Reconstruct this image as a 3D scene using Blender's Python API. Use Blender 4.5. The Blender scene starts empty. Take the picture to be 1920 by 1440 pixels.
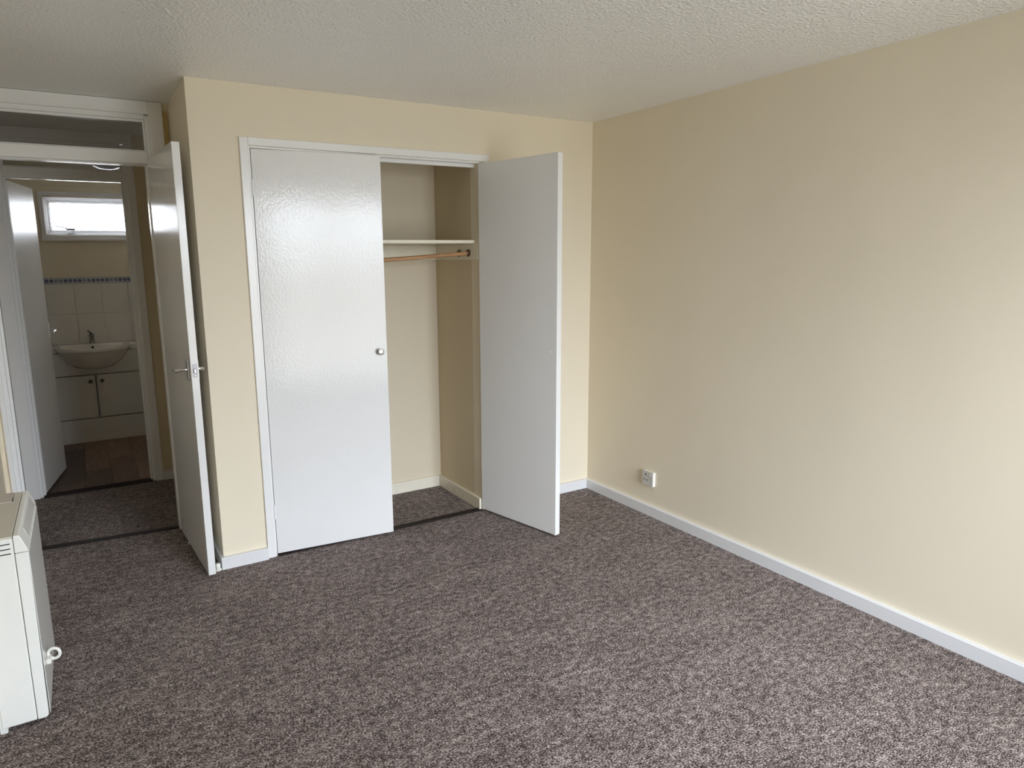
import bpy, bmesh, math, random
from mathutils import Matrix, Vector
random.seed(7)
S = bpy.context.scene
COL = S.collection

# ------------------------------------------------------------------ camera
cam_d = bpy.data.cameras.new('camera')
cam = bpy.data.objects.new('camera', cam_d)
COL.objects.link(cam)
S.camera = cam
F_PX, YAW, PITCH, ROLL = 1285.04, 0.5346, -0.1779, -0.0099
cam_d.sensor_fit = 'HORIZONTAL'
cam_d.sensor_width = 36.0
cam_d.lens = F_PX * 36.0 / 1920.0
cam_d.shift_x = 42.46 / 1920.0
cam_d.shift_y = -9.15 / 1920.0
cam_d.clip_start = 0.02
fwd = Vector((math.sin(YAW) * math.cos(PITCH), math.cos(YAW) * math.cos(PITCH), math.sin(PITCH)))
rgt = Vector((math.cos(YAW), -math.sin(YAW), 0))
upv = rgt.cross(fwd)
r2 = math.cos(ROLL) * rgt + math.sin(ROLL) * upv
u2 = -math.sin(ROLL) * rgt + math.cos(ROLL) * upv
cam.matrix_world = Matrix(((r2.x, u2.x, -fwd.x, -2.7413), (r2.y, u2.y, -fwd.y, -3.3839), (r2.z, u2.z, -fwd.z, 1.4966), (0, 0, 0, 1)))

# ------------------------------------------------------------------ sky (overcast) and exposure
SKY = 36.0
world = bpy.data.worlds.new('overcast_sky')
S.world = world
world.use_nodes = True
wn, wl = world.node_tree.nodes, world.node_tree.links
wn.clear()
wo = wn.new('ShaderNodeOutputWorld'); wb = wn.new('ShaderNodeBackground')
wt = wn.new('ShaderNodeTexCoord'); ws = wn.new('ShaderNodeSeparateXYZ')
wm = wn.new('ShaderNodeMapRange'); wx = wn.new('ShaderNodeMix'); wx.data_type = 'RGBA'
wm.inputs['From Min'].default_value = -0.02; wm.inputs['From Max'].default_value = 0.02
wg = wn.new('ShaderNodeMapRange')                       # CIE overcast sky: zenith three times the horizon
wg.inputs['From Min'].default_value = 0.0; wg.inputs['From Max'].default_value = 1.0
wg.inputs['To Min'].default_value = 1.0 / 3.0; wg.inputs['To Max'].default_value = 1.0
wc = wn.new('ShaderNodeMix'); wc.data_type = 'RGBA'; wc.blend_type = 'MULTIPLY'; wc.inputs[0].default_value = 1.0
wc.inputs[6].default_value = (0.875, 0.932, 1.03, 1)
wx.inputs[6].default_value = (0.132, 0.132, 0.126, 1)   # ground far below the window
wb.inputs['Strength'].default_value = SKY
wl.new(wt.outputs['Generated'], ws.inputs[0]); wl.new(ws.outputs['Z'], wm.inputs['Value']); wl.new(ws.outputs['Z'], wg.inputs['Value'])
wl.new(wg.outputs[0], wc.inputs[7]); wl.new(wc.outputs[2], wx.inputs[7])
wl.new(wm.outputs[0], wx.inputs[0]); wl.new(wx.outputs[2], wb.inputs['Color']); wl.new(wb.outputs[0], wo.inputs['Surface'])

vs = S.view_settings
vs.view_transform = 'Standard'; vs.look = 'None'; vs.gamma = 1.0; vs.use_curve_mapping = False
vs.exposure = 0.56
S.cycles.max_bounces = 14; S.cycles.diffuse_bounces = 8; S.cycles.glossy_bounces = 5
S.cycles.transparent_max_bounces = 16
S.cycles.caustics_reflective = False; S.cycles.caustics_refractive = False

H = 2.275                      # ceiling height
YW = -4.30                     # window wall, behind the camera
XL = -2.2616                   # outer corner of the wardrobe block
XW = -3.148                    # left wall
YD = 0.607                     # plane of the entrance door frame
YB = 1.67                      # bathroom wall
YE = 3.33                      # far bathroom wall
WIN = (-1.75, -0.10, 0.10, 2.17)      # room window opening x0 x1 z0 z1
BWIN = (-2.925, -1.85, 1.70, 2.00)    # bathroom window opening, unseen right part widened to brighten the room

def portal(name, x0, x1, z0, z1, y, rotx):
    d = bpy.data.lights.new(name, 'AREA'); d.shape = 'RECTANGLE'
    d.size = x1 - x0; d.size_y = z1 - z0; d.cycles.is_portal = True
    o = bpy.data.objects.new(name, d); COL.objects.link(o)
    o.location = ((x0 + x1) / 2, y, (z0 + z1) / 2); o.rotation_euler = (rotx, 0, 0)
portal('room_window_portal', WIN[0], WIN[1], WIN[2], WIN[3], YW - 0.15, math.pi / 2)
portal('bathroom_window_portal', BWIN[0], BWIN[1], BWIN[2], BWIN[3], YE + 0.17, -math.pi / 2)

# ------------------------------------------------------------------ materials
class NT:
    def __init__(s, name):
        s.m = bpy.data.materials.new(name); s.m.use_nodes = True
        s.n, s.l = s.m.node_tree.nodes, s.m.node_tree.links
        s.b = s.n['Principled BSDF']; s.out = s.n['Material Output']
    def new(s, t, **k):
        x = s.n.new(t)
        for a, v in k.items(): setattr(x, a, v)
        return x
    def coord(s, scale=(1, 1, 1)):
        t = s.new('ShaderNodeTexCoord'); m = s.new('ShaderNodeMapping')
        m.inputs['Scale'].default_value = scale
        s.l.new(t.outputs['Object'], m.inputs['Vector']); return m.outputs[0]
    def noise(s, scale, detail=2, rough=.5, vec=None, stretch=(1, 1, 1)):
        x = s.new('ShaderNodeTexNoise'); x.inputs['Scale'].default_value = scale
        x.inputs['Detail'].default_value = detail; x.inputs['Roughness'].default_value = rough
        s.l.new(vec or s.coord(stretch), x.inputs['Vector']); return x.outputs['Fac']
    def ramp(s, fac, stops):
        x = s.new('ShaderNodeValToRGB'); e = x.color_ramp.elements
        while len(e) < len(stops): e.new(.5)
        for q, (p, c) in zip(e, stops): q.position = p; q.color = (*c, 1)
        s.l.new(fac, x.inputs['Fac']); return x.outputs['Color']
    def math(s, op, a, b=None, c=None):
        x = s.new('ShaderNodeMath', operation=op)
        for i, v in enumerate((a, b, c)):
            if v is None: continue
            if isinstance(v, (int, float)): x.inputs[i].default_value = v
            else: s.l.new(v, x.inputs[i])
        return x.outputs[0]
    def mix(s, fac, a, b, mode='MIX'):
        x = s.new('ShaderNodeMix', data_type='RGBA', blend_type=mode)
        for i, v in ((0, fac), (6, a), (7, b)):
            if isinstance(v, tuple): x.inputs[i].default_value = (*v, 1)
            elif isinstance(v, (int, float)): x.inputs[i].default_value = v
            else: s.l.new(v, x.inputs[i])
        return x.outputs[2]
    def bump(s, h, strength, dist):
        x = s.new('ShaderNodeBump'); x.inputs['Strength'].default_value = strength
        x.inputs['Distance'].default_value = dist
        s.l.new(h, x.inputs['Height']); s.l.new(x.outputs[0], s.b.inputs['Normal'])
    def set(s, col=None, rough=None, metal=None, spec=None, coat=None):
        if col is not None:
            if isinstance(col, tuple): s.b.inputs['Base Color'].default_value = (*col, 1)
            else: s.l.new(col, s.b.inputs['Base Color'])
        if rough is not None: s.b.inputs['Roughness'].default_value = rough
        if metal is not None: s.b.inputs['Metallic'].default_value = metal
        if spec is not None: s.b.inputs['Specular IOR Level'].default_value = spec
        if coat is not None: s.b.inputs['Coat Weight'].default_value = coat
        return s.m

def plain(name, col, rough=.5, metal=0., spec=.5, var=.03, scale=25):
    t = NT(name)
    lo = tuple(c * (1 - var) for c in col); hi = tuple(min(1, c * (1 + var)) for c in col)
    t.set(t.ramp(t.noise(scale, 3), [(.3, lo), (.7, hi)]), rough, metal, spec)
    return t.m

def wall_paint(name, col, rough=.62):
    t = NT(name)
    big = t.noise(1.3, 3, .55, stretch=(1, 1, .35)); fine = t.noise(160, 2)
    lo = tuple(c * .965 for c in col); hi = tuple(min(1, c * 1.02) for c in col)
    t.set(t.ramp(big, [(.3, lo), (.7, hi)]), rough, spec=.35)
    t.bump(fine, .12, .002)
    return t.m

def gloss_paint(name, col, rough=.16, strength=.30, sx=140., sz=60., dist=.0012, spec=.5):
    t = NT(name)
    v = t.coord((sx, sx, sz)); n1 = t.noise(1.0, 3, .55, v)
    n2 = t.noise(9., 2, .5)
    h = t.math('ADD', n1, t.math('MULTIPLY', n2, .5))
    lo = tuple(c * .975 for c in col)
    t.set(t.ramp(t.noise(3., 3), [(.3, lo), (.7, col)]), rough, spec=spec)
    t.bump(h, strength, dist)
    return t.m

def make_carpet():
    t = NT('brown_fleck_carpet')
    tc = t.new('ShaderNodeTexCoord').outputs['Object']
    warp = t.new('ShaderNodeTexNoise'); warp.inputs['Scale'].default_value = 60.
    t.l.new(tc, warp.inputs['Vector'])
    mp = t.new('ShaderNodeMapping'); mp.inputs['Scale'].default_value = (142, 235, 1)
    mp.inputs['Rotation'].default_value = (0, 0, .12)
    add = t.new('ShaderNodeVectorMath', operation='MULTIPLY_ADD')
    t.l.new(warp.outputs['Color'], add.inputs[0]); add.inputs[1].default_value = (.012, .012, 0); t.l.new(tc, add.inputs[2])
    t.l.new(add.outputs[0], mp.inputs['Vector'])
    yarn = t.noise(1.0, 2, .6, mp.outputs[0])                    # single loops
    mid = t.noise(38., 2, .5, t.coord((.8, 1.25, 1)))            # clumps of lighter and darker yarn
    big = t.noise(7., 2, .5, t.coord((.6, 1.3, 1)))
    f = t.math('ADD', t.math('ADD', t.math('MULTIPLY', yarn, .70), t.math('MULTIPLY', mid, .23)), t.math('MULTIPLY', big, .07))
    col = t.ramp(f, [(.38, (.017, .0108, .0095)), (.45, (.062, .0445, .039)), (.505, (.162, .127, .115)), (.557, (.340, .281, .260)), (.635, (.58, .495, .465))])
    t.set(col, .95, spec=.1)
    t.b.inputs['Sheen Weight'].default_value = .08
    t.bump(yarn, .75, .006)
    return t.m

def make_artex():
    t = NT('stippled_ceiling_paint')
    n = t.noise(75., 3, .55); v = t.new('ShaderNodeTexVoronoi'); v.inputs['Scale'].default_value = 85.
    t.l.new(t.coord(), v.inputs['Vector'])
    h = t.math('ADD', n, t.math('MULTIPLY', v.outputs['Distance'], .6))
    t.set((.90, .905, .90), .28, spec=.5)
    t.bump(h, .85, .006)
    return t.m

def make_glass(name, tint=(1, 1, 1), frost=0.):
    t = NT(name); t.n.remove(t.b)
    tr = t.new('ShaderNodeBsdfTransparent'); tr.inputs['Color'].default_value = (*tint, 1)
    gl = t.new('ShaderNodeBsdfGlossy'); gl.inputs['Roughness'].default_value = .02 if not frost else .15
    fr = t.new('ShaderNodeFresnel'); fr.inputs['IOR'].default_value = 1.5
    mx = t.new('ShaderNodeMixShader'); t.l.new(fr.outputs[0], mx.inputs[0])
    if frost:
        tl = t.new('ShaderNodeBsdfTranslucent')
        pat = t.ramp(t.noise(55., 3, .6), [(.35, (.70, .70, .73)), (.6, (.97, .97, .97))])
        t.l.new(pat, tl.inputs['Color'])
        m2 = t.new('ShaderNodeMixShader'); m2.inputs[0].default_value = frost
        t.l.new(tr.outputs[0], m2.inputs[1]); t.l.new(tl.outputs[0], m2.inputs[2]); base = m2.outputs[0]
    else: base = tr.outputs[0]
    t.l.new(base, mx.inputs[1]); t.l.new(gl.outputs[0], mx.inputs[2]); t.l.new(mx.outputs[0], t.out.inputs['Surface'])
    return t.m

def make_plank():
    t = NT('brown_plank_vinyl')
    oi = t.new('ShaderNodeObjectInfo')
    g = t.noise(1., 4, .6, t.coord((90, 5, 1)))
    col = t.ramp(g, [(.25, (.075, .045, .032)), (.5, (.15, .098, .072)), (.8, (.23, .165, .125))])
    val = t.math('ADD', t.math('MULTIPLY', oi.outputs['Random'], 1.2), .4)
    hs = t.new('ShaderNodeHueSaturation'); t.l.new(val, hs.inputs['Value']); t.l.new(col, hs.inputs['Color'])
    t.set(hs.outputs[0], .42, spec=.4); t.bump(g, .1, .001)
    return t.m

def make_border():
    # white border tile with a printed row of blue, grey and violet dots between two thin lines
    t = NT('dotted_border_tile')
    sp = t.new('ShaderNodeSeparateXYZ'); tc = t.new('ShaderNodeTexCoord'); t.l.new(tc.outputs['Object'], sp.inputs[0])
    px = t.math('MULTIPLY', sp.outputs['X'], 30.0)
    ix = t.math('FLOOR', px); fx = t.math('SUBTRACT', t.math('SUBTRACT', px, ix), .5)
    fz = t.math('MULTIPLY', sp.outputs['Z'], 30.0)
    d = t.math('SQRT', t.math('ADD', t.math('MULTIPLY', fx, fx), t.math('MULTIPLY', fz, fz)))
    wn_ = t.new('ShaderNodeTexWhiteNoise', noise_dimensions='1D'); t.l.new(ix, wn_.inputs['W'])
    dc = t.ramp(wn_.outputs['Value'], [(0, (.05, .07, .20)), (.35, (.07, .12, .22)), (.65, (.10, .08, .24)), (.9, (.26, .30, .36))])
    ring = t.math('LESS_THAN', d, .40); hole = t.math('LESS_THAN', d, .14)
    base = t.mix(ring, (.50, .54, .56), dc)
    base = t.mix(hole, base, (.22, .26, .34))
    ln = t.math('GREATER_THAN', t.math('ABSOLUTE', fz), .62)
    t.set(t.mix(ln, base, (.30, .36, .38)), .15)
    return t.m

M = {}
M['cream'] = wall_paint('cream_wall_paint', (.80, .725, .58))
M['cream_closet_shade'] = wall_paint('wardrobe_shaded_cream', (.70, .62, .48))  # wall cream darkened to carry the shade inside the wardrobe
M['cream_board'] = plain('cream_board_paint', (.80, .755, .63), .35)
M['cream_shaded'] = wall_paint('shaded_cream_paint', (.68, .58, .41))  # deeper, yellower cream: shade of hall and wardrobe side put into the colour
M['ochre'] = plain('old_ochre_paint', (.50, .36, .14), .6, var=.12)
M['white'] = gloss_paint('white_gloss_trim', (.86, .86, .86), .22, .12)
M['skirting'] = gloss_paint('white_skirting_gloss', (.77, .775, .79), .22, .10)
M['door'] = gloss_paint('white_gloss_door', (.80, .80, .80), .10, .36, 85., 60., dist=.0016, spec=.42)
M['door_streaked'] = gloss_paint('white_brushed_door', (.82, .82, .815), .12, .35, 260., 22., spec=.4)
M['doorfine'] = gloss_paint('white_satin_door', (.83, .83, .825), .28, .12)
M['ceiling'] = make_artex()
M['carpet'] = make_carpet()
M['strip'] = plain('dark_brown_strip', (.020, .0135, .0125), .65, spec=.2, var=.1)
M['glass'] = make_glass('clear_glass', (.96, .97, .97))
M['fanglass'] = make_glass('old_fanlight_glass', (.80, .80, .80))
M['frost'] = make_glass('frosted_glass', (1, 1, 1), .45)
M['chrome'] = plain('brushed_chrome', (.72, .72, .73), .18, 1.0)
M['darkchrome'] = plain('dark_chrome', (.32, .34, .34), .15, 1.0)
M['steel'] = plain('dull_steel', (.5, .5, .5), .35, 1.0)
M['plate'] = plain('worn_latch_plate', (.50, .50, .52), .5, .3)
M['socket_shaded'] = plain('shaded_white_plastic', (.60, .585, .55), .45, var=.01)  # white plastic greyed so the socket front carries its shading
M['dark'] = plain('dark_void', (.012, .011, .01), .8)
M['wood'] = None
t = NT('varnished_rail_wood')
t.set(t.ramp(t.noise(1., 4, .6, t.coord((6, 80, 80))), [(.3, (.33, .17, .075)), (.7, (.56, .33, .17))]), .3)
M['wood'] = t.m
M['socketbrown'] = plain('dark_brown_bracket', (.10, .05, .03), .4)
M['heater'] = plain('heater_white_enamel', (.86, .87, .84), .32, var=.01)
M['heatertop'] = plain('heater_beige_top', (.66, .63, .55), .4, var=.02)
M['grille'] = plain('heater_outlet_mesh', (.60, .54, .48), .6, var=.15, scale=300)
M['heaterfront'] = plain('heater_front_panel', (.76, .76, .73), .18, var=.01)
M['plastic'] = plain('white_plastic', (.86, .85, .80), .3, var=.01)
M['ceramic'] = plain('white_ceramic', (.82, .80, .77), .08, var=.01)
M['tile'] = plain('white_wall_tile', (.76, .74, .71), .12, var=.02)
M['grout'] = plain('pale_grout', (.55, .53, .50), .9)
M['border'] = make_border()
M['melamine'] = plain('white_melamine', (.74, .73, .71), .35, var=.01)
M['knobdark'] = plain('dark_pewter_knob', (.09, .085, .08), .3, .8)
M['plank'] = make_plank()
M['opal'] = plain('opal_lamp_glass', (.62, .67, .74), .2)

# ------------------------------------------------------------------ mesh helpers
def B(*boxes, bev=0., seg=2):
    bm = bmesh.new()
    for (x0, x1, y0, y1, z0, z1) in boxes:
        r = bmesh.ops.create_cube(bm, size=1.0)
        for v in r['verts']:
            v.co = Vector(((x0 + x1) / 2 + v.co.x * (x1 - x0), (y0 + y1) / 2 + v.co.y * (y1 - y0), (z0 + z1) / 2 + v.co.z * (z1 - z0)))
    if bev: bmesh.ops.bevel(bm, geom=list(bm.edges), offset=bev, segments=seg, affect='EDGES', profile=.5)
    return bm

def prism(poly, axis, a, b, bev=0.):
    """polygon (list of 2D points in the other two axes, in xyz order) extruded along axis from a to b"""
    bm = bmesh.new()
    def co(p, t):
        return {'x': (t, p[0], p[1]), 'y': (p[0], t, p[1]), 'z': (p[0], p[1], t)}[axis]
    va = [bm.verts.new(co(p, a)) for p in poly]; vb = [bm.verts.new(co(p, b)) for p in poly]
    bm.faces.new(va); bm.faces.new(vb[::-1])
    for i in range(len(poly)): bm.faces.new((va[i], vb[i], vb[(i + 1) % len(poly)], va[(i + 1) % len(poly)]))
    bmesh.ops.recalc_face_normals(bm, faces=bm.faces)
    if bev: bmesh.ops.bevel(bm, geom=list(bm.edges), offset=bev, segments=2, affect='EDGES', profile=.5)
    return bm

def tube(pts, rad, n=12, closed=False):
    bm = bmesh.new(); pts = [Vector(p) for p in pts]; rings = []
    N = len(pts)
    rads = rad if isinstance(rad, (list, tuple)) else [rad] * N
    prev = None
    for i, p in enumerate(pts):
        if closed: d = pts[(i + 1) % N] - pts[i - 1]
        else: d = pts[min(i + 1, N - 1)] - pts[max(i - 1, 0)]
        d.normalize()
        ref = prev if prev is not None else (Vector((0, 0, 1)) if abs(d.z) < .9 else Vector((1, 0, 0)))
        a = (ref - d * ref.dot(d)).normalized(); b = d.cross(a); prev = a
        rings.append([bm.verts.new(p + rads[i] * (math.cos(2 * math.pi * k / n) * a + math.sin(2 * math.pi * k / n) * b)) for k in range(n)])
    for i in range(N if closed else N - 1):
        A, C = rings[i], rings[(i + 1) % N]
        for k in range(n): bm.faces.new((A[k], A[(k + 1) % n], C[(k + 1) % n], C[k]))
    if not closed: bm.faces.new(rings[0][::-1]); bm.faces.new(rings[-1])
    bmesh.ops.recalc_face_normals(bm, faces=bm.faces)
    return bm

def lathe(prof, center, axis, n=24):
    """prof: (radius, distance along axis)"""
    bm = bmesh.new(); ax = Vector(axis).normalized()
    a = ax.orthogonal().normalized(); b = ax.cross(a); c = Vector(center); rings = []
    for r, h in prof:
        if r < 1e-6: rings.append([bm.verts.new(c + ax * h)])
        else: rings.append([bm.verts.new(c + ax * h + r * (math.cos(2 * math.pi * k / n) * a + math.sin(2 * math.pi * k / n) * b)) for k in range(n)])
    for A, C in zip(rings, rings[1:]):
        for k in range(n):
            k2 = (k + 1) % n
            if len(A) == 1 and len(C) == 1: continue
            if len(A) == 1: bm.faces.new((A[0], C[k2], C[k]))
            elif len(C) == 1: bm.faces.new((A[k], A[k2], C[0]))
            else: bm.faces.new((A[k], A[k2], C[k2], C[k]))
    if len(rings[0]) > 1: bm.faces.new(rings[0][::-1])
    if len(rings[-1]) > 1: bm.faces.new(rings[-1])
    bmesh.ops.recalc_face_normals(bm, faces=bm.faces)
    return bm

def join(*bms):
    out = bmesh.new()
    for b in bms:
        me = bpy.data.meshes.new('tmp'); b.to_mesh(me); b.free(); out.from_mesh(me); bpy.data.meshes.remove(me)
    return out

def obj(name, bm, mat, parent=None, smooth=False, local=False):
    """one mesh object; geometry is given in world metres unless local (then in the parent's own frame)"""
    if parent is not None and not local:
        off = parent.location.copy(); q = parent.parent
        while q is not None: off += q.location; q = q.parent
        bmesh.ops.translate(bm, verts=bm.verts, vec=-off)
    me = bpy.data.meshes.new(name); bm.to_mesh(me); bm.free()
    if smooth:
        for f in me.polygons: f.use_smooth = True
        try: me.set_sharp_from_angle(angle=math.radians(40))
        except Exception: pass
    me.materials.append(M[mat])
    o = bpy.data.objects.new(name, me); COL.objects.link(o)
    if parent is not None: o.parent = parent
    return o

def tag(o, label=None, cat=None, group=None, kind=None):
    if label: o['label'] = label
    if cat: o['category'] = cat
    if group: o['group'] = group
    if kind: o['kind'] = kind
    return o

def empty(name, loc, label, cat, rz=0., group=None, kind=None):
    o = bpy.data.objects.new(name, None); COL.objects.link(o)
    o.location = loc; o.rotation_euler = (0, 0, rz); o.empty_display_size = .05
    return tag(o, label, cat, group, kind)

def struct(name, bm, mat, label, cat):
    return tag(obj(name, bm, mat), label, cat, kind='structure')

# ------------------------------------------------------------------ the shell
struct('floor', B((-3.35, .12, YW - .2, YB + .01, -.12, 0)), 'carpet', 'brown flecked loop carpet covering room, cupboard and hall', 'floor')
struct('ceiling', B((-3.95, .2, YW - .25, YE + .2, H, H + .14)), 'ceiling', 'off-white stippled textured ceiling over the whole room', 'ceiling')
struct('wall_right', B((0, .14, YW, .75, 0, H)), 'cream', 'long bare cream wall with a single socket low down', 'wall')
# wall with the built-in wardrobe
OX0, OX1, OZ = -2.016, -0.795, 2.005
struct('wall_back', B((XL, OX0, 0, .09, 0, H), (OX1, 0, 0, .09, 0, H), (OX0, OX1, 0, .09, OZ, H)), 'cream', 'cream wall around the built-in wardrobe opening', 'wall')
struct('wall_recess', B((XL, XL + .10, .09, YD + .10, 0, H)), 'cream', 'shaded cream side wall of the recess behind the entrance door', 'wall')
struct('wall_closet_right', B((-.795, -.70, .09, .547, 0, H)), 'cream_shaded', 'cream right side wall inside the wardrobe', 'wall')
struct('wall_closet_back', B((XL + .10, -.70, .547, .66, 0, H)), 'cream_closet_shade', 'cream back wall inside the wardrobe', 'wall')
struct('wall_left', B((XW - .12, XW, YW, YD, 0, H)), 'cream', 'cream wall behind the storage heater', 'wall')
wd = struct('wall_doorway', B((XW - .12, -3.126, YD + .008, YD + .09, 0, H), (-2.2925, XL, YD + .008, YD + .09, 0, H), (-3.126, -2.2925, YD + .0101, YD + .09, 2.24, H)), 'cream', 'narrow cream strips around the entrance door frame', 'wall')
obj('bare_strip', B((-2.2925, -2.2705, YD - .002, YD + .006, 0, 2.235)), 'ochre', wd)['label'] = 'strip of old ochre paint beside the frame'
# window wall behind the camera
struct('wall_front', B((XW - .12, WIN[0], YW - .16, YW, 0, H), (WIN[1], .14, YW - .16, YW, 0, H), (WIN[0], WIN[1], YW - .16, YW, 0, WIN[2]), (WIN[0], WIN[1], YW - .16, YW, WIN[3], H)), 'cream', 'cream wall around the big window behind the viewer', 'wall')
# hall
struct('wall_hall_left', B((-3.37, -3.25, YD + .09, YB, 0, H)), 'cream_shaded', 'cream left wall of the small hall', 'wall')
struct('wall_hall_right', B((-1.95, -1.85, .66, YB, 0, H)), 'cream_shaded', 'cream right wall of the small hall', 'wall')
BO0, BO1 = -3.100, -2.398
struct('wall_hall_back', B((-3.9, BO0, YB, YB + .09, 0, H), (BO1, -1.68, YB, YB + .09, 0, H), (BO0, BO1, YB, YB + .09, 2.25, H)), 'cream_shaded', 'shade-toned cream hall wall around the bathroom door frame', 'wall')
# bathroom
struct('wall_bathroom_left', B((-3.9, -3.78, YB + .09, YE, 0, H)), 'cream', 'cream left wall of the bathroom', 'wall')
struct('wall_bathroom_right', B((-1.80, -1.68, YB + .09, YE, 0, H)), 'cream', 'cream right wall of the bathroom', 'wall')
wb_ = struct('wall_bathroom_back', B((-3.9, BWIN[0], YE, YE + .16, 0, H), (BWIN[1], -1.68, YE, YE + .16, 0, H), (BWIN[0], BWIN[1], YE, YE + .16, 0, BWIN[2]), (BWIN[0], BWIN[1], YE, YE + .16, BWIN[3], H)), 'cream', 'bathroom end wall, cream above white tiles and a dotted border', 'wall')
obj('added_coving', prism([(YE - .0002, 2.155), (YE - .0002, H - .0005), (YE - .125, H - .0005), (YE - .125, H - .008), (YE - .014, 2.155)], 'x', -3.779, -1.8005), 'cream_board', wb_)  # coving added here, sloped to catch light behind the fanlight
obj('cornice_board', B((-3.78, -1.80, YE - .006, YE, 2.088, 2.1545), bev=.001), 'cream', wb_)
# tiles on that wall: 200 x 250 mm, each a piece
TILE = None
gx = -3.78
for r, z0 in enumerate((.802, 1.052)):
    k = 0
    x = -2.581 - .2 * 6
    while x < -1.802:
        x1 = min(x + .2, -1.8005); xa = max(x, -3.779)
        if x1 - xa > .02:
            obj('tile', B((xa + .0012, x1 - .0012, YE - .008 - random.uniform(0, .0006), YE - .0012, z0 + .0012, z0 + .2488), bev=.0012, seg=1), 'tile', wb_)
        x += .2
obj('grout', B((-3.779, -1.8005, YE - .005, YE - .0005, .80, 1.352)), 'grout', wb_)
x = -2.581 - .2 * 6
BT = None
while x < -1.802:
    x1 = min(x + .2, -1.8005); xa = max(x, -3.779)
    if x1 - xa > .02:
        e = obj('border_tile', B((xa - x + .001, x1 - x - .001, -.004, .0035, -.0245, .0245), bev=.001, seg=1), 'border', wb_, local=True)
        e.location = (x, YE - .0052, 1.3275)
    x += .2
# bathroom floor and its planks
fb = struct('floor_bathroom', B((-3.9, -1.68, YB + .01, YE + .16, -.12, -.006)), 'strip', 'dark brown wood-look plank floor of the bathroom', 'floor')
PLEN = .92
offs = {0: 2.172, 1: 2.455, -1: 1.925}
x = -2.83 - 6 * .162
for c in range(-6, 4):
    x0 = -2.832 + c * .162; x1 = x0 + .162
    x0, x1 = max(x0, -3.779), min(x1, -1.8005)
    if x1 - x0 < .02: continue
    e = offs.get(c, 1.9 + ((c * 37) % 10) * .09)
    while e > YB + .1: e -= PLEN
    y = e
    while y < YE:
        a, b_ = max(y, YB + .094), min(y + PLEN, YE - .001)
        if b_ - a > .02: obj('plank', B((x0 + .0012, x1 - .0012, a + .003, b_ - .003, -.0055, 0), bev=.001, seg=1), 'plank', fb)
        y += PLEN

# ------------------------------------------------------------------ baseboards
def bboard_poly(t=.0235, h=.060):
    return [(0, 0), (-t, 0), (-t, h - .003), (-t + .003, h), (0, h)]
def bb_x(name, x0, x1, yw, label, h=.060, t=.0235):       # runs along x, face towards -y
    return struct(name, prism([(yw + p[0], p[1]) for p in bboard_poly(t, h)], 'x', x0, x1), 'skirting', label, 'baseboard')
def bb_y(name, y0, y1, xw, sgn, label, h=.060, t=.0235, mat='skirting'):  # runs along y, face towards sgn*x
    return struct(name, prism([(xw - sgn * p[0], p[1]) for p in bboard_poly(t, h)], 'y', y0, y1), mat, label, 'baseboard')
bb_y('baseboard_right', YW, -.0003, 0, -1, 'long white baseboard under the bare right wall')
bb_x('baseboard_back_left', XL - .0135, -2.0515, 0, 'short white baseboard left of the wardrobe')
bb_x('baseboard_back_right', -.733, -.0238, 0, 'short white baseboard between wardrobe and corner')
bb_y('baseboard_recess', .0005, YD - .03, XL, -1, 'white baseboard behind the open entrance door', t=.016)
bb_y('baseboard_left', YW, YD, XW, 1, 'white baseboard on the wall behind the heater', t=.016)
M['bbcream'] = M['cream_board']
o = bb_x('baseboard_closet_back', -2.1, -.815, .547, 'cream baseboard along the wardrobe back wall', h=.072, t=.015); o.data.materials[0] = M['cream_board']
o = bb_y('baseboard_closet_right', .002, .5465, -.795, -1, 'cream baseboard along the wardrobe side wall', h=.072, t=.018); o.data.materials[0] = M['cream_board']
bb_x('baseboard_hall', -2.367, -1.95, YB, 'white baseboard right of the bathroom door frame', t=.015)

# ------------------------------------------------------------------ dark carpet strips
struct('trim_1', prism([(-3.086, .726), (-2.378, .660), (-2.378, .698), (-3.086, .770)], 'z', 0, .006, bev=.0015), 'strip', 'dark carpet joining strip under the entrance doorway', 'threshold strip')
struct('trim_2', B((-3.062, -2.436, YB - .012, YB + .035, 0, .007), bev=.002), 'strip', 'dark threshold strip at the bathroom doorway', 'threshold strip')
struct('trim_3', B((-2.0, -.797, -.012, .030, 0, .007), bev=.002), 'strip', 'dark brown threshold strip across the wardrobe opening', 'threshold strip')

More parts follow.
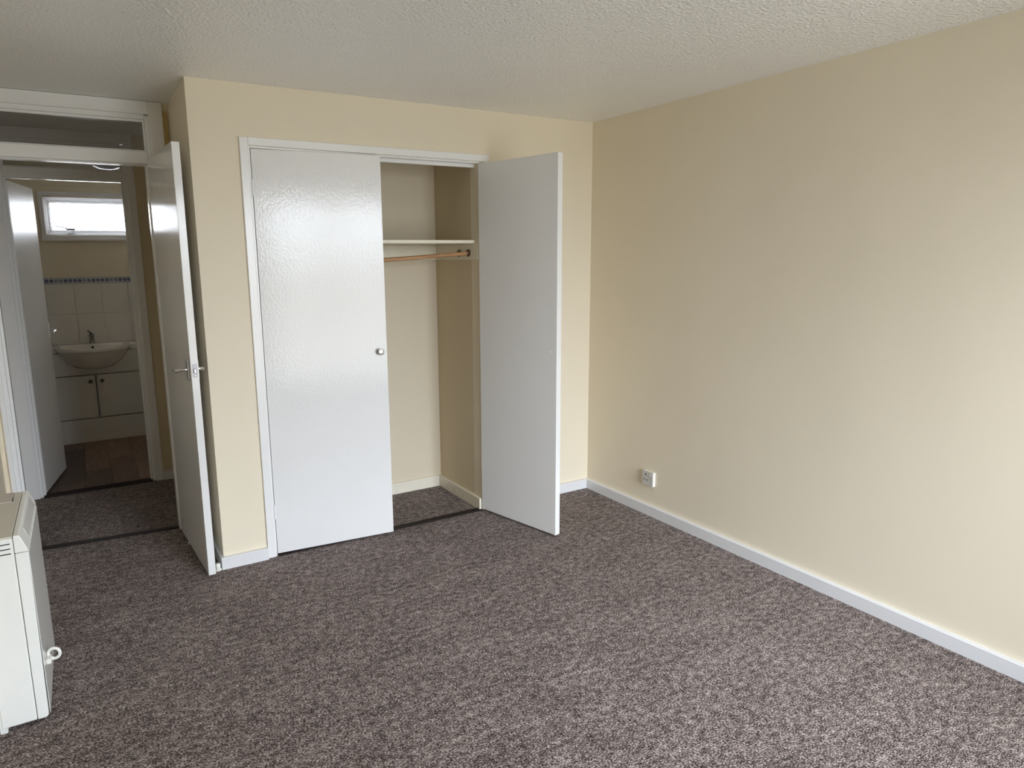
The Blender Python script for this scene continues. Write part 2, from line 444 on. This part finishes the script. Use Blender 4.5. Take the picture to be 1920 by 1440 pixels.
# ------------------------------------------------------------------ entrance door frame with fanlight
def door_frame(n, y, xl_out, xl, xr, xr_out, ztop, zglass1, zglass0, zopen, depth, label):
    f = empty(n, ((xl + xr) / 2, y, 0), label, 'door frame', kind='structure')
    d0, d1 = y, y + depth
    st = .030                                  # door stop / glazing rebate
    for a, b, nm in ((xl_out, xl - .018, 'left'), (xr + .018, xr_out, 'right')):
        obj('architrave', B((a, b, d0 - .010, d0 + .010, 0, ztop), bev=.003), 'white', f)
    obj('architrave', B((xl - .018, xr + .018, d0 - .010, d0 + .010, zglass1 + .034, ztop), bev=.003), 'white', f)
    obj('jamb', B((xl - .030, xl, d0 + .0105, d1, 0, zglass1 + .03), bev=.002), 'white', f)
    obj('jamb', B((xr, xr + .030, d0 + .0105, d1, 0, zglass1 + .03), bev=.002), 'white', f)
    obj('head', B((xl, xr, d0 + .0105, d1, zglass1 + .012, zglass1 + .042), bev=.002), 'white', f)
    bar = obj('transom_bar', B((xl, xr, d0 + .004, d1, zopen, zglass0 - .002), bev=.003), 'white', f)
    obj('stop_bead', B((xl, xr, d0 + .034, d1 - .02, zopen - .006, zopen), bev=.001), 'white', f)
    obj('stop_bead', B((xl, xl + .012, d0 + .04, d1 - .015, 0, zopen - .006), bev=.001), 'white', f)
    obj('stop_bead', B((xr - .012, xr, d0 + .04, d1 - .015, 0, zopen - .006), bev=.001), 'white', f)
    gy = d0 + .045
    for bx in ((xl, xr, gy - .018, gy - .003, zglass1, zglass1 + .012), (xl, xr, gy - .018, gy - .003, zglass0 - .002, zglass0 + .006),
               (xl, xl + .010, gy - .018, gy - .003, zglass0 + .006, zglass1), (xr - .010, xr, gy - .018, gy - .003, zglass0 + .006, zglass1)):
        obj('glazing_bead', B(bx, bev=.001), 'white', f)
    obj('fanlight_pane', B((xl, xr, gy - .002, gy + .002, zglass0 - .001, zglass1 + .011)), 'fanglass', f)['label'] = 'narrow clear glass fanlight pane'
    return f
door_frame('trim_4', YD, -3.125, -3.087, -2.376, -2.293, 2.2735, 2.178, 2.036, 1.974, .115, 'white entrance door frame with a narrow fanlight above the transom')
door_frame('trim_5', YB, -3.168, -3.066, -2.434, -2.368, 2.2735, 2.176, 2.048, 1.986, .095, 'white bathroom door frame with a fanlight, across the hall')

# ------------------------------------------------------------------ wardrobe frame
wf = empty('trim_6', (-1.4, 0, 0), 'white painted frame around the wardrobe opening', 'door frame', kind='structure')
obj('architrave', B((-2.052, -2.014, -.012, -.0002, 0, 2.042), bev=.003), 'white', wf)
obj('architrave', B((-.770, -.732, -.012, -.0002, 0, 2.0055), bev=.003), 'white', wf)
obj('architrave', B((-2.014, -.732, -.012, -.0002, 2.006, 2.042), bev=.003), 'white', wf)
obj('lining', B((OX0 + .0005, -2.0055, -.004, .0895, 0, 2.0045), bev=.001), 'white', wf)
obj('lining', B((-2.0055, OX1 - .0005, -.004, .0895, 1.9955, 2.0045), bev=.001), 'white', wf)
obj('stop_bead', B((-2.0055, OX1 - .0005, .045, .07, 1.978, 1.9955), bev=.001), 'white', wf)

# ------------------------------------------------------------------ doors
def leaf_door(name, hinge, ang, width, thick, z0, z1, mat, label, flip=1):
    """leaf along local +x from the hinge; local y from 0 (visible face) to flip*thick"""
    d = empty(name, (hinge[0], hinge[1], 0), label, 'door', rz=ang, kind='structure')
    y0, y1 = sorted((0, flip * thick))
    obj('leaf', B((0, width, y0, y1, z0, z1), bev=.0018), mat, d, local=True)
    return d
# left wardrobe door, ajar
a1 = math.atan2(-.0488, .6145)
d1 = leaf_door('door_1', (-2.0030, -.004), a1, .6165, .033, .013, 1.993, 'door', 'glossy white left wardrobe door, almost shut, with a small round knob')
kn = obj('knob', lathe([(.0065, 0), (.0065, .010), (.012, .014), (.0165, .021), (.0165, .028), (.012, .033), (0, .0345)], (.575, 0, 1.013), (0, -1, 0)), 'chrome', d1, smooth=True, local=True)
kn['label'] = 'small round silver knob'
obj('ball_catch', B((.6155, .6185, .010, .022, .985, 1.03), bev=.0008), 'steel', d1, local=True)
for z in (.20, 1.78):
    obj('hinge', lathe([(.004, 0), (.004, .075)], (-.002, -.003, z), (0, 0, 1), 10), 'white', d1, smooth=True, local=True)
# right wardrobe door, open
a2 = math.atan2(-.5671, .1323)
d2 = leaf_door('door_2', (-.8018, -.0085), a2, .574, .035, .013, 1.992, 'doorfine', 'plain white right wardrobe door standing wide open', flip=1)
obj('knob_screw', lathe([(.0045, 0), (.0045, .002), (.002, .0035), (0, .004)], (.535, 0, 1.005), (0, -1, 0), 12), 'plastic', d2, smooth=True, local=True)
obj('catch_plate', B((.5735, .5750, .009, .026, .935, 1.0), bev=.0005), 'white', d2, local=True)
for z in (.20, 1.78):
    obj('hinge', lathe([(.004, 0), (.004, .075)], (-.004, .034, z), (0, 0, 1), 10), 'white', d2, smooth=True, local=True)
# entrance door, open into the recess
mh = Vector((-2.3835, .592)); me_ = Vector((-2.3453, -.0812))
a3 = math.atan2(me_.y - mh.y, me_.x - mh.x); w3 = (me_ - mh).length
d3 = leaf_door('door_3', mh, a3, w3, .033, .013, 1.989, 'door_streaked', 'white entrance door standing open against the wardrobe wall', flip=1)
HX, HZ = w3 - .052, 1.000
for s, y0 in ((-1, 0.), (1, .033)):
    pl = obj('handle_plate', B((HX - .021, HX + .021, min(y0, y0 + s * .007), max(y0, y0 + s * .007), HZ - .048, HZ + .044), bev=.002), 'plastic' if s > 0 else 'steel', d3, local=True)
    L = .050 if s < 0 else .030
    pts = [(HX, y0 + s * .006, HZ), (HX, y0 + s * (L - .012), HZ), (HX - .003, y0 + s * (L - .004), HZ - .001), (HX - .012, y0 + s * L, HZ - .003), (HX - .05, y0 + s * L, HZ - .006), (HX - .095, y0 + s * (L - .004), HZ - .012)]
    h = obj('lever_handle', tube(pts, [.0085, .0085, .0088, .009, .0095, .008], 14), 'chrome', d3, smooth=True, local=True)
    h['label'] = 'satin chrome lever handle'
lp = obj('latch_plate', B((w3 - .0005, w3 + .0016, .006, .027, HZ - .032, HZ + .030), bev=.0006), 'plate', d3, local=True)
obj('latch_bolt', B((w3 + .001, w3 + .009, .011, .021, HZ - .012, HZ + .009), bev=.002), 'steel', d3, local=True)
for z in (HZ - .024, HZ + .022):
    obj('screw', lathe([(.003, 0), (.003, .001), (0, .0014)], (w3 + .0014, .0165, z), (1, 0, 0), 10), 'steel', d3, local=True)
for z in (.22, 1.0, 1.72):
    obj('hinge', lathe([(.005, 0), (.005, .09)], (-.004, .035, z), (0, 0, 1), 10), 'steel', d3, smooth=True, local=True)
obj('paint_chip', B((w3 * .30, w3 * .30 + .014, -.006, 0, .004, .020), bev=.002), 'white', d3, local=True)
# bathroom door, open inwards
bh = Vector((-3.0515, 1.735)); be = Vector((-2.948, 2.305))
a4 = math.atan2(be.y - bh.y, be.x - bh.x); w4 = (be - bh).length
d4 = leaf_door('door_4', bh, a4, w4, .034, .012, 1.972, 'doorfine', 'white bathroom door swung inwards, with a lever handle', flip=1)
HX4 = w4 - .034
obj('handle_plate', B((HX4 - .02, HX4 + .02, -.008, 0, .965, 1.065), bev=.003), 'plastic', d4, local=True)
obj('lever_handle', tube([(HX4, -.006, 1.022), (HX4, -.040, 1.022), (HX4 - .003, -.050, 1.021), (HX4 - .012, -.055, 1.02), (HX4 - .055, -.055, 1.016), (HX4 - .10, -.052, 1.011)], [.009, .009, .009, .0095, .0095, .0075], 14), 'chrome', d4, smooth=True, local=True)
obj('handle_plate', B((HX4 - .02, HX4 + .02, .034, .041, .965, 1.065), bev=.003), 'plastic', d4, local=True)
obj('lever_handle', tube([(HX4, .040, 1.022), (HX4, .068, 1.022), (HX4 - .003, .077, 1.021), (HX4 - .012, .081, 1.02), (HX4 - .10, .079, 1.011)], .009, 14), 'chrome', d4, smooth=True, local=True)

# ------------------------------------------------------------------ bathroom window
X0, X1, Z0, Z1 = BWIN
w1 = empty('window_1', ((X0 + X1) / 2, YE, Z0), 'small frosted white window high in the bathroom', 'window', kind='structure')
def ring(x0, x1, z0, z1, wd_, y0, y1, name, par, mat='white', bev=.002):
    obj(name, B((x0, x1, y0, y1, z1 - wd_, z1), bev=bev), mat, par)
    obj(name, B((x0, x1, y0, y1, z0, z0 + wd_), bev=bev), mat, par)
    obj(name, B((x0, x0 + wd_, y0, y1, z0 + wd_, z1 - wd_), bev=bev), mat, par)
    obj(name, B((x1 - wd_, x1, y0, y1, z0 + wd_, z1 - wd_), bev=bev), mat, par)
def splay(x0, x1, z0, z1, wo, y_out, y_in, name, par):
    """four bevelled mouldings, sloping from the outer edge (y_out) down to the inner edge (y_in)"""
    out = [(x0, z0), (x1, z0), (x1, z1), (x0, z1)]
    inn = [(x0 + wo, z0 + wo), (x1 - wo, z0 + wo), (x1 - wo, z1 - wo), (x0 + wo, z1 - wo)]
    for k in range(4):
        a_, b_, c_, d_ = out[k], out[(k + 1) % 4], inn[(k + 1) % 4], inn[k]
        bm = bmesh.new()
        f_ = [bm.verts.new((p[0], y, p[1])) for p, y in ((a_, y_out), (b_, y_out), (c_, y_in), (d_, y_in))]
        k_ = [bm.verts.new((p[0], y_in + .03, p[1])) for p in (a_, b_, c_, d_)]
        bm.faces.new(f_); bm.faces.new(k_[::-1])
        for q in range(4): bm.faces.new((f_[q], k_[q], k_[(q + 1) % 4], f_[(q + 1) % 4]))
        bmesh.ops.recalc_face_normals(bm, faces=bm.faces)
        obj(name, bm, 'white', par)
ring(-2.957, X1 + .032, 1.664, 2.042, .0315, YE - .016, YE - .0005, 'architrave', w1)
splay(X0 + .0005, X1 - .0005, Z0 + .0005, Z1 - .0005, .016, YE - .004, YE + .020, 'lining', w1)
splay(X0 + .0165, X1 - .0165, Z0 + .0165, Z1 - .0165, .014, YE + .022, YE + .046, 'window_frame', w1)
splay(X0 + .031, X1 - .031, Z0 + .031, Z1 - .031, .012, YE + .040, YE + .062, 'sash', w1)
obj('frosted_pane', B((X0 + .0425, X1 - .0425, YE + .072, YE + .077, Z0 + .0425, Z1 - .0425)), 'frost', w1)['label'] = 'bright frosted glass pane'
obj('window_sill', B((-2.965, X1 + .04, YE - .030, YE - .0165, 1.652, 1.672), bev=.003), 'white', w1)
st_ = obj('casement_stay', tube([(-2.862, YE - .01, 1.772), (-2.80, YE - .005, 1.758), (-2.775, YE + .0, 1.752)], .0045, 10), 'steel', w1, smooth=True)
obj('stay_bracket', B((-2.785, -2.722, YE - .004, YE + .034, 1.738, 1.752), bev=.003), 'steel', w1)

# ------------------------------------------------------------------ room window (behind the camera, seen in reflections)
X0, X1, Z0, Z1 = WIN
w2 = empty('window_2', ((X0 + X1) / 2, YW - .08, Z0), 'wide white framed window on the wall behind the viewer', 'window', kind='structure')
ring(X0, X1, Z0, Z1, .05, YW - .13, YW - .06, 'window_frame', w2, bev=.004)
mull = [X0 + (X1 - X0) * k / 2 for k in (1,)]
for m in mull: obj('mullion', B((m - .035, m + .035, YW - .13, YW - .06, Z0 + .05, Z1 - .05), bev=.004), 'white', w2)
xs = [X0 + .05] + [v for m in mull for v in (m - .035, m + .035)] + [X1 - .05]
for k in range(2): obj('pane', B((xs[2 * k], xs[2 * k + 1], YW - .098, YW - .092, Z0 + .05, Z1 - .05)), 'glass', w2)
obj('window_sill', B((X0 - .03, X1 + .03, YW - .06, YW + .06, Z0 - .028, Z0 - .001), bev=.004), 'white', w2)

# ------------------------------------------------------------------ wardrobe shelf and hanging rail
sh = empty('wardrobe_shelf', (-1.45, .06, 1.476), 'cream painted shelf across the upper part of the wardrobe', 'shelf')
obj('board', B((-2.155, -.7955, .048, .5465, 1.567, 1.585), bev=.002), 'cream_board', sh)
obj('batten', B((-2.155, -.7955, .527, .5465, 1.476, 1.566), bev=.002), 'cream_board', sh)
obj('batten', B((-.8015, -.7955, .004, .5265, 1.476, 1.566), bev=.001), 'cream_board', sh)
ra = empty('hanging_rail', (-1.45, .11, 1.48), 'round wooden clothes rail sagging below the wardrobe shelf', 'clothes rail')
pts = []
for k in range(17):
    u = k / 16; xx = -.806 - u * 1.33
    pts.append((xx, .112 + .012 * math.sin(u * math.pi), 1.513 - .052 * math.sin(min(1, u * 1.15) * math.pi / 2) + .03 * max(0, u - .6)))
obj('rod', tube(pts, .0115, 14), 'wood', ra, smooth=True)
for yy in (.112, .222):
    obj('rail_socket', lathe([(.021, 0), (.021, .004), (.015, .007), (.0125, .015), (0, .015)], (-.8018, yy, 1.514), (-1, 0, 0), 20), 'socketbrown', ra, smooth=True)

# ------------------------------------------------------------------ electrical socket
so = empty('electrical_socket', (0, -.574, .218), 'single white switched wall socket above the right baseboard', 'socket')
sy0, sy1, sz0, sz1 = -.618, -.532, .176, .262
obj('back_box', B((-.014, -.0002, sy0 + .001, sy1 - .001, sz0 + .001, sz1 - .001), bev=.002), 'plastic', so)
obj('face_plate', B((-.022, -.0142, sy0, sy1, sz0, sz1), bev=.002), 'socket_shaded', so)
obj('rocker_switch', prism([(-.0222, .238), (-.0262, .238), (-.0232, .254), (-.0222, .254)], 'y', -.606, -.590, bev=.0006), 'socket_shaded', so)
for bx in ((-.564, -.559, .236, .248), (-.580, -.570, .208, .213), (-.556, -.546, .208, .213)):
    obj('pin_slot', B((-.0228, -.0221, *bx)), 'dark', so)
for yy in (sy0 + .012, sy1 - .012):
    obj('screw', lathe([(.0032, 0), (.0030, .0008), (0, .001)], (-.0221, yy, .220), (-1, 0, 0), 10), 'steel', so)

# ------------------------------------------------------------------ storage heater
he = empty('storage_heater', (-3.05, -.66, 0), 'white electric storage heater standing against the left wall', 'heater')
hy0, hy1 = -.905, -.415
obj('body', B((-3.130, -2.9965, hy0, hy1, .024, .650), bev=.004), 'heater', he)
obj('front_panel', prism([(-2.9945, .024), (-2.970, .024), (-2.964, .031), (-2.960, .598), (-2.9945, .598)], 'y', hy0, hy1, bev=.0025), 'heater', he)
fp = obj('front_face', B((-2.9605, -2.9585, hy0 + .006, hy1 - .006, .034, .594), bev=.0005), 'heaterfront', he)
obj('control_cover', prism([(-2.9945, .600), (-2.960, .600), (-2.9595, .606), (-2.976, .652), (-2.981, .657), (-2.9945, .657)], 'y', hy0, hy1, bev=.002), 'heater', he)
cl = obj('control_window', prism([(-2.9625, .6125), (-2.9745, .6465), (-2.9735, .6472), (-2.9613, .6130)], 'y', hy0 + .10, hy1 - .05), 'heaterfront', he)
obj('top_plate', B((-3.128, -2.9965, hy0 + .001, hy1 - .001, .6505, .656), bev=.0015), 'heatertop', he)
obj('outlet_grille', B((-3.115, -3.021, -.530, hy1 - .004, .6555, .6585), bev=.001), 'grille', he)
obj('recess_shadow', prism([(-3.0205, -.526), (-3.0165, -.526), (-3.0225, hy1 - .006), (-3.0205, hy1 - .006)], 'z', .6555, .6568), 'dark', he)  # dark wedge painted for the shadow along the outlet recess edge
for z in (.600, .616, .632):
    obj('vent_slot', B((-3.09, -3.004, hy0 - .0008, hy0 + .0006, z, z + .0032), bev=.0003, seg=1), 'dark', he)
obj('side_seam', B((-3.0905, -3.0885, hy0 - .0006, hy0 + .001, .026, .17)), 'heatertop', he)
for yy in (hy0 + .012, hy1 - .06):
    obj('foot', B((-3.099, -3.078, yy, yy + .045, 0, .024), bev=.002), 'heater', he)
# pull ring on the front
ry, rz_ = -.800, .186
rg = [(-2.957 + .021 + .017 * math.cos(q), ry - .004 * math.cos(q), rz_ + .0185 * math.sin(q)) for q in [2 * math.pi * k / 28 for k in range(28)]]
rr = obj('pull_ring', tube(rg, .0052, 10, closed=True), 'plastic', he, smooth=True)
obj('ring_bracket', B((-2.9585, -2.944, ry - .030, ry + .004, rz_ - .020, rz_ - .002), bev=.003), 'plastic', rr)

# ------------------------------------------------------------------ door stop
ds = empty('door_stop', (-2.272, .030, 0), 'small white door stop on the floor behind the entrance door', 'door stop')
obj('base', lathe([(.016, 0), (.016, .006), (.012, .009), (0, .009)], (-2.292, -.012, 0), (0, 0, 1)), 'plastic', ds, smooth=True)
obj('bumper', lathe([(.010, .008), (.011, .012), (.011, .030), (.008, .035), (0, .036)], (-2.292, -.012, 0), (0, 0, 1)), 'plastic', ds, smooth=True)

# ------------------------------------------------------------------ bathroom vanity, basin, tap, lamp
VY = 3.08
va = empty('vanity_unit', (-2.69, VY, 0), 'white bathroom vanity unit with two doors below the basin', 'vanity unit')
vx0, vx1 = -3.10, -2.245
obj('carcass', B((vx0, vx1, VY + .060, YE - .0015, .001, .600), (vx0, -2.97, VY + .060, YE - .0095, .600, .755), (-2.41, vx1, VY + .060, YE - .0095, .600, .755)), 'melamine', va)
CX = -2.690
notch = [(CX - .248, .752), (CX - .232, .725), (CX - .186, .672), (CX - .125, .642), (CX - .07, .634), (CX + .07, .634), (CX + .125, .642), (CX + .186, .672), (CX + .232, .725), (CX + .248, .752)]
obj('fascia', prism([(vx0, .570), (vx0, .752)] + notch + [(vx1, .752), (vx1, .570)], 'y', VY, VY + .0195), 'melamine', va)
obj('plinth', B((vx0, vx1, VY + .002, VY + .0195, .001, .196), bev=.002), 'melamine', va)
for x0, x1, kx in ((-3.045, -2.7015, -2.735), (-2.6895, -2.345, -2.652)):
    d = obj('cabinet_door', B((x0, x1, VY, VY + .0185, .205, .560), bev=.002), 'melamine', va)
    k = obj('knob', lathe([(.006, 0), (.006, .008), (.012, .013), (.0155, .020), (.013, .026), (0, .028)], (kx, VY, .512), (0, -1, 0)), 'knobdark', va, smooth=True)
    k.parent = d; k.data.transform(Matrix.Translation(va.location - d.location - va.location))
    k.matrix_parent_inverse = Matrix.Identity(4)
obj('end_filler', B((-2.342, vx1, VY, VY + .0195, .200, .566), bev=.002), 'melamine', va)
obj('end_filler', B((vx0, -3.048, VY, VY + .0195, .200, .566), bev=.002), 'melamine', va)
for wx0, wx1, lab in ((vx0 - .01, CX - .262, 'short white worktop on the vanity, left of the basin'), (CX + .262, vx1, 'short white worktop on the vanity, right of the basin')):
    tag(obj('worktop', B((wx0, wx1, VY - .006, YE - .0095, .7565, .797), bev=.004), 'melamine'), lab, 'worktop', 'worktops beside the basin')

ba = empty('wash_basin', (-2.69, 3.1, .797), 'white semi-recessed ceramic wash basin with a rounded front', 'basin')
def dshape(hw, yb, ys, yf, n=28):
    """outline of the basin at one level: straight back and sides, elliptical front"""
    cx = -2.690
    pts = [(cx - hw, yb), (cx - hw, (yb + ys) / 2), (cx - hw, ys)]
    for k in range(1, n): 
        q = math.pi * k / n
        pts.append((cx - hw * math.cos(q), ys - (ys - yf) * math.sin(q) ** .9))
    pts += [(cx + hw, ys), (cx + hw, (yb + ys) / 2), (cx + hw, yb)]
    return pts
def loft(levels):
    bm = bmesh.new(); rings = []
    for (o_, z) in levels: rings.append([bm.verts.new((x, y, z)) for x, y in o_])
    n = len(rings[0])
    for A, C in zip(rings, rings[1:]):
        for k in range(n): bm.faces.new((A[k], A[(k + 1) % n], C[(k + 1) % n], C[k]))
    bm.faces.new(rings[0][::-1]); bm.faces.new(rings[-1])
    bmesh.ops.recalc_face_normals(bm, faces=bm.faces)
    return bm
YS = 3.13
lev = [(dshape(.085, 3.16, 3.10, 2.98), .622), (dshape(.135, 3.18, 3.11, 2.945), .634), (dshape(.195, 3.2, 3.12, 2.90), .672), (dshape(.240, 3.22, YS, 2.865), .725), (dshape(.258, 3.23, YS, 2.848), .764),
       (dshape(.2605, 3.24, YS, 2.846), .770), (dshape(.271, 3.319, YS, 2.835), .772), (dshape(.273, 3.32, YS, 2.832), .777), (dshape(.273, 3.32, YS, 2.832), .799), (dshape(.270, 3.318, YS, 2.835), .805), (dshape(.262, 3.312, YS, 2.843), .807),
       (dshape(.240, 3.215, YS, 2.866), .804), (dshape(.232, 3.205, YS, 2.875), .795), (dshape(.215, 3.195, YS, 2.895), .755), (dshape(.17, 3.18, 3.12, 2.93), .700), (dshape(.08, 3.12, 3.08, 2.99), .672)]
obj('bowl', loft(lev), 'ceramic', ba, smooth=True)
obj('overflow_hole', lathe([(.010, 0), (.010, .003), (.006, .004), (0, .004)], (-2.692, 3.1985, .778), (0, -1, -.2), 16), 'dark', ba, smooth=True)
obj('drain', lathe([(.022, 0), (.022, .003), (0, .004)], (-2.690, 3.05, .6725), (0, 0, 1), 18), 'chrome', ba, smooth=True)
ta = empty('basin_tap', (-2.690, 3.262, .806), 'dark chrome mixer tap at the back of the basin', 'tap')
obj('tap_body', lathe([(.024, 0), (.024, .006), (.019, .012), (.018, .055), (.021, .066), (.020, .075), (.008, .080), (0, .080)], (-2.690, 3.262, .806), (0, -.06, 1)), 'darkchrome', ta, smooth=True)
obj('spout', tube([(-2.690, 3.262, .845), (-2.690, 3.215, .858), (-2.690, 3.160, .852), (-2.690, 3.150, .842)], [.013, .013, .012, .011], 14), 'darkchrome', ta, smooth=True)
obj('lever', tube([(-2.690, 3.258, .884), (-2.700, 3.245, .900), (-2.716, 3.225, .917)], [.010, .007, .0055], 12), 'darkchrome', ta, smooth=True)

la = empty('ceiling_lamp', (-2.475, 2.55, H), 'pale round glass ceiling lamp in the bathroom', 'ceiling lamp')
obj('lamp_base', lathe([(.075, 0), (.075, .022), (.06, .026), (0, .026)], (-2.475, 2.55, H), (0, 0, -1), 28), 'plastic', la, smooth=True)
obj('lamp_shade', lathe([(.118, .018), (.126, .030), (.126, .045), (.118, .075), (.095, .105), (.055, .124), (0, .131)], (-2.475, 2.55, H), (0, 0, -1), 32), 'opal', la, smooth=True)
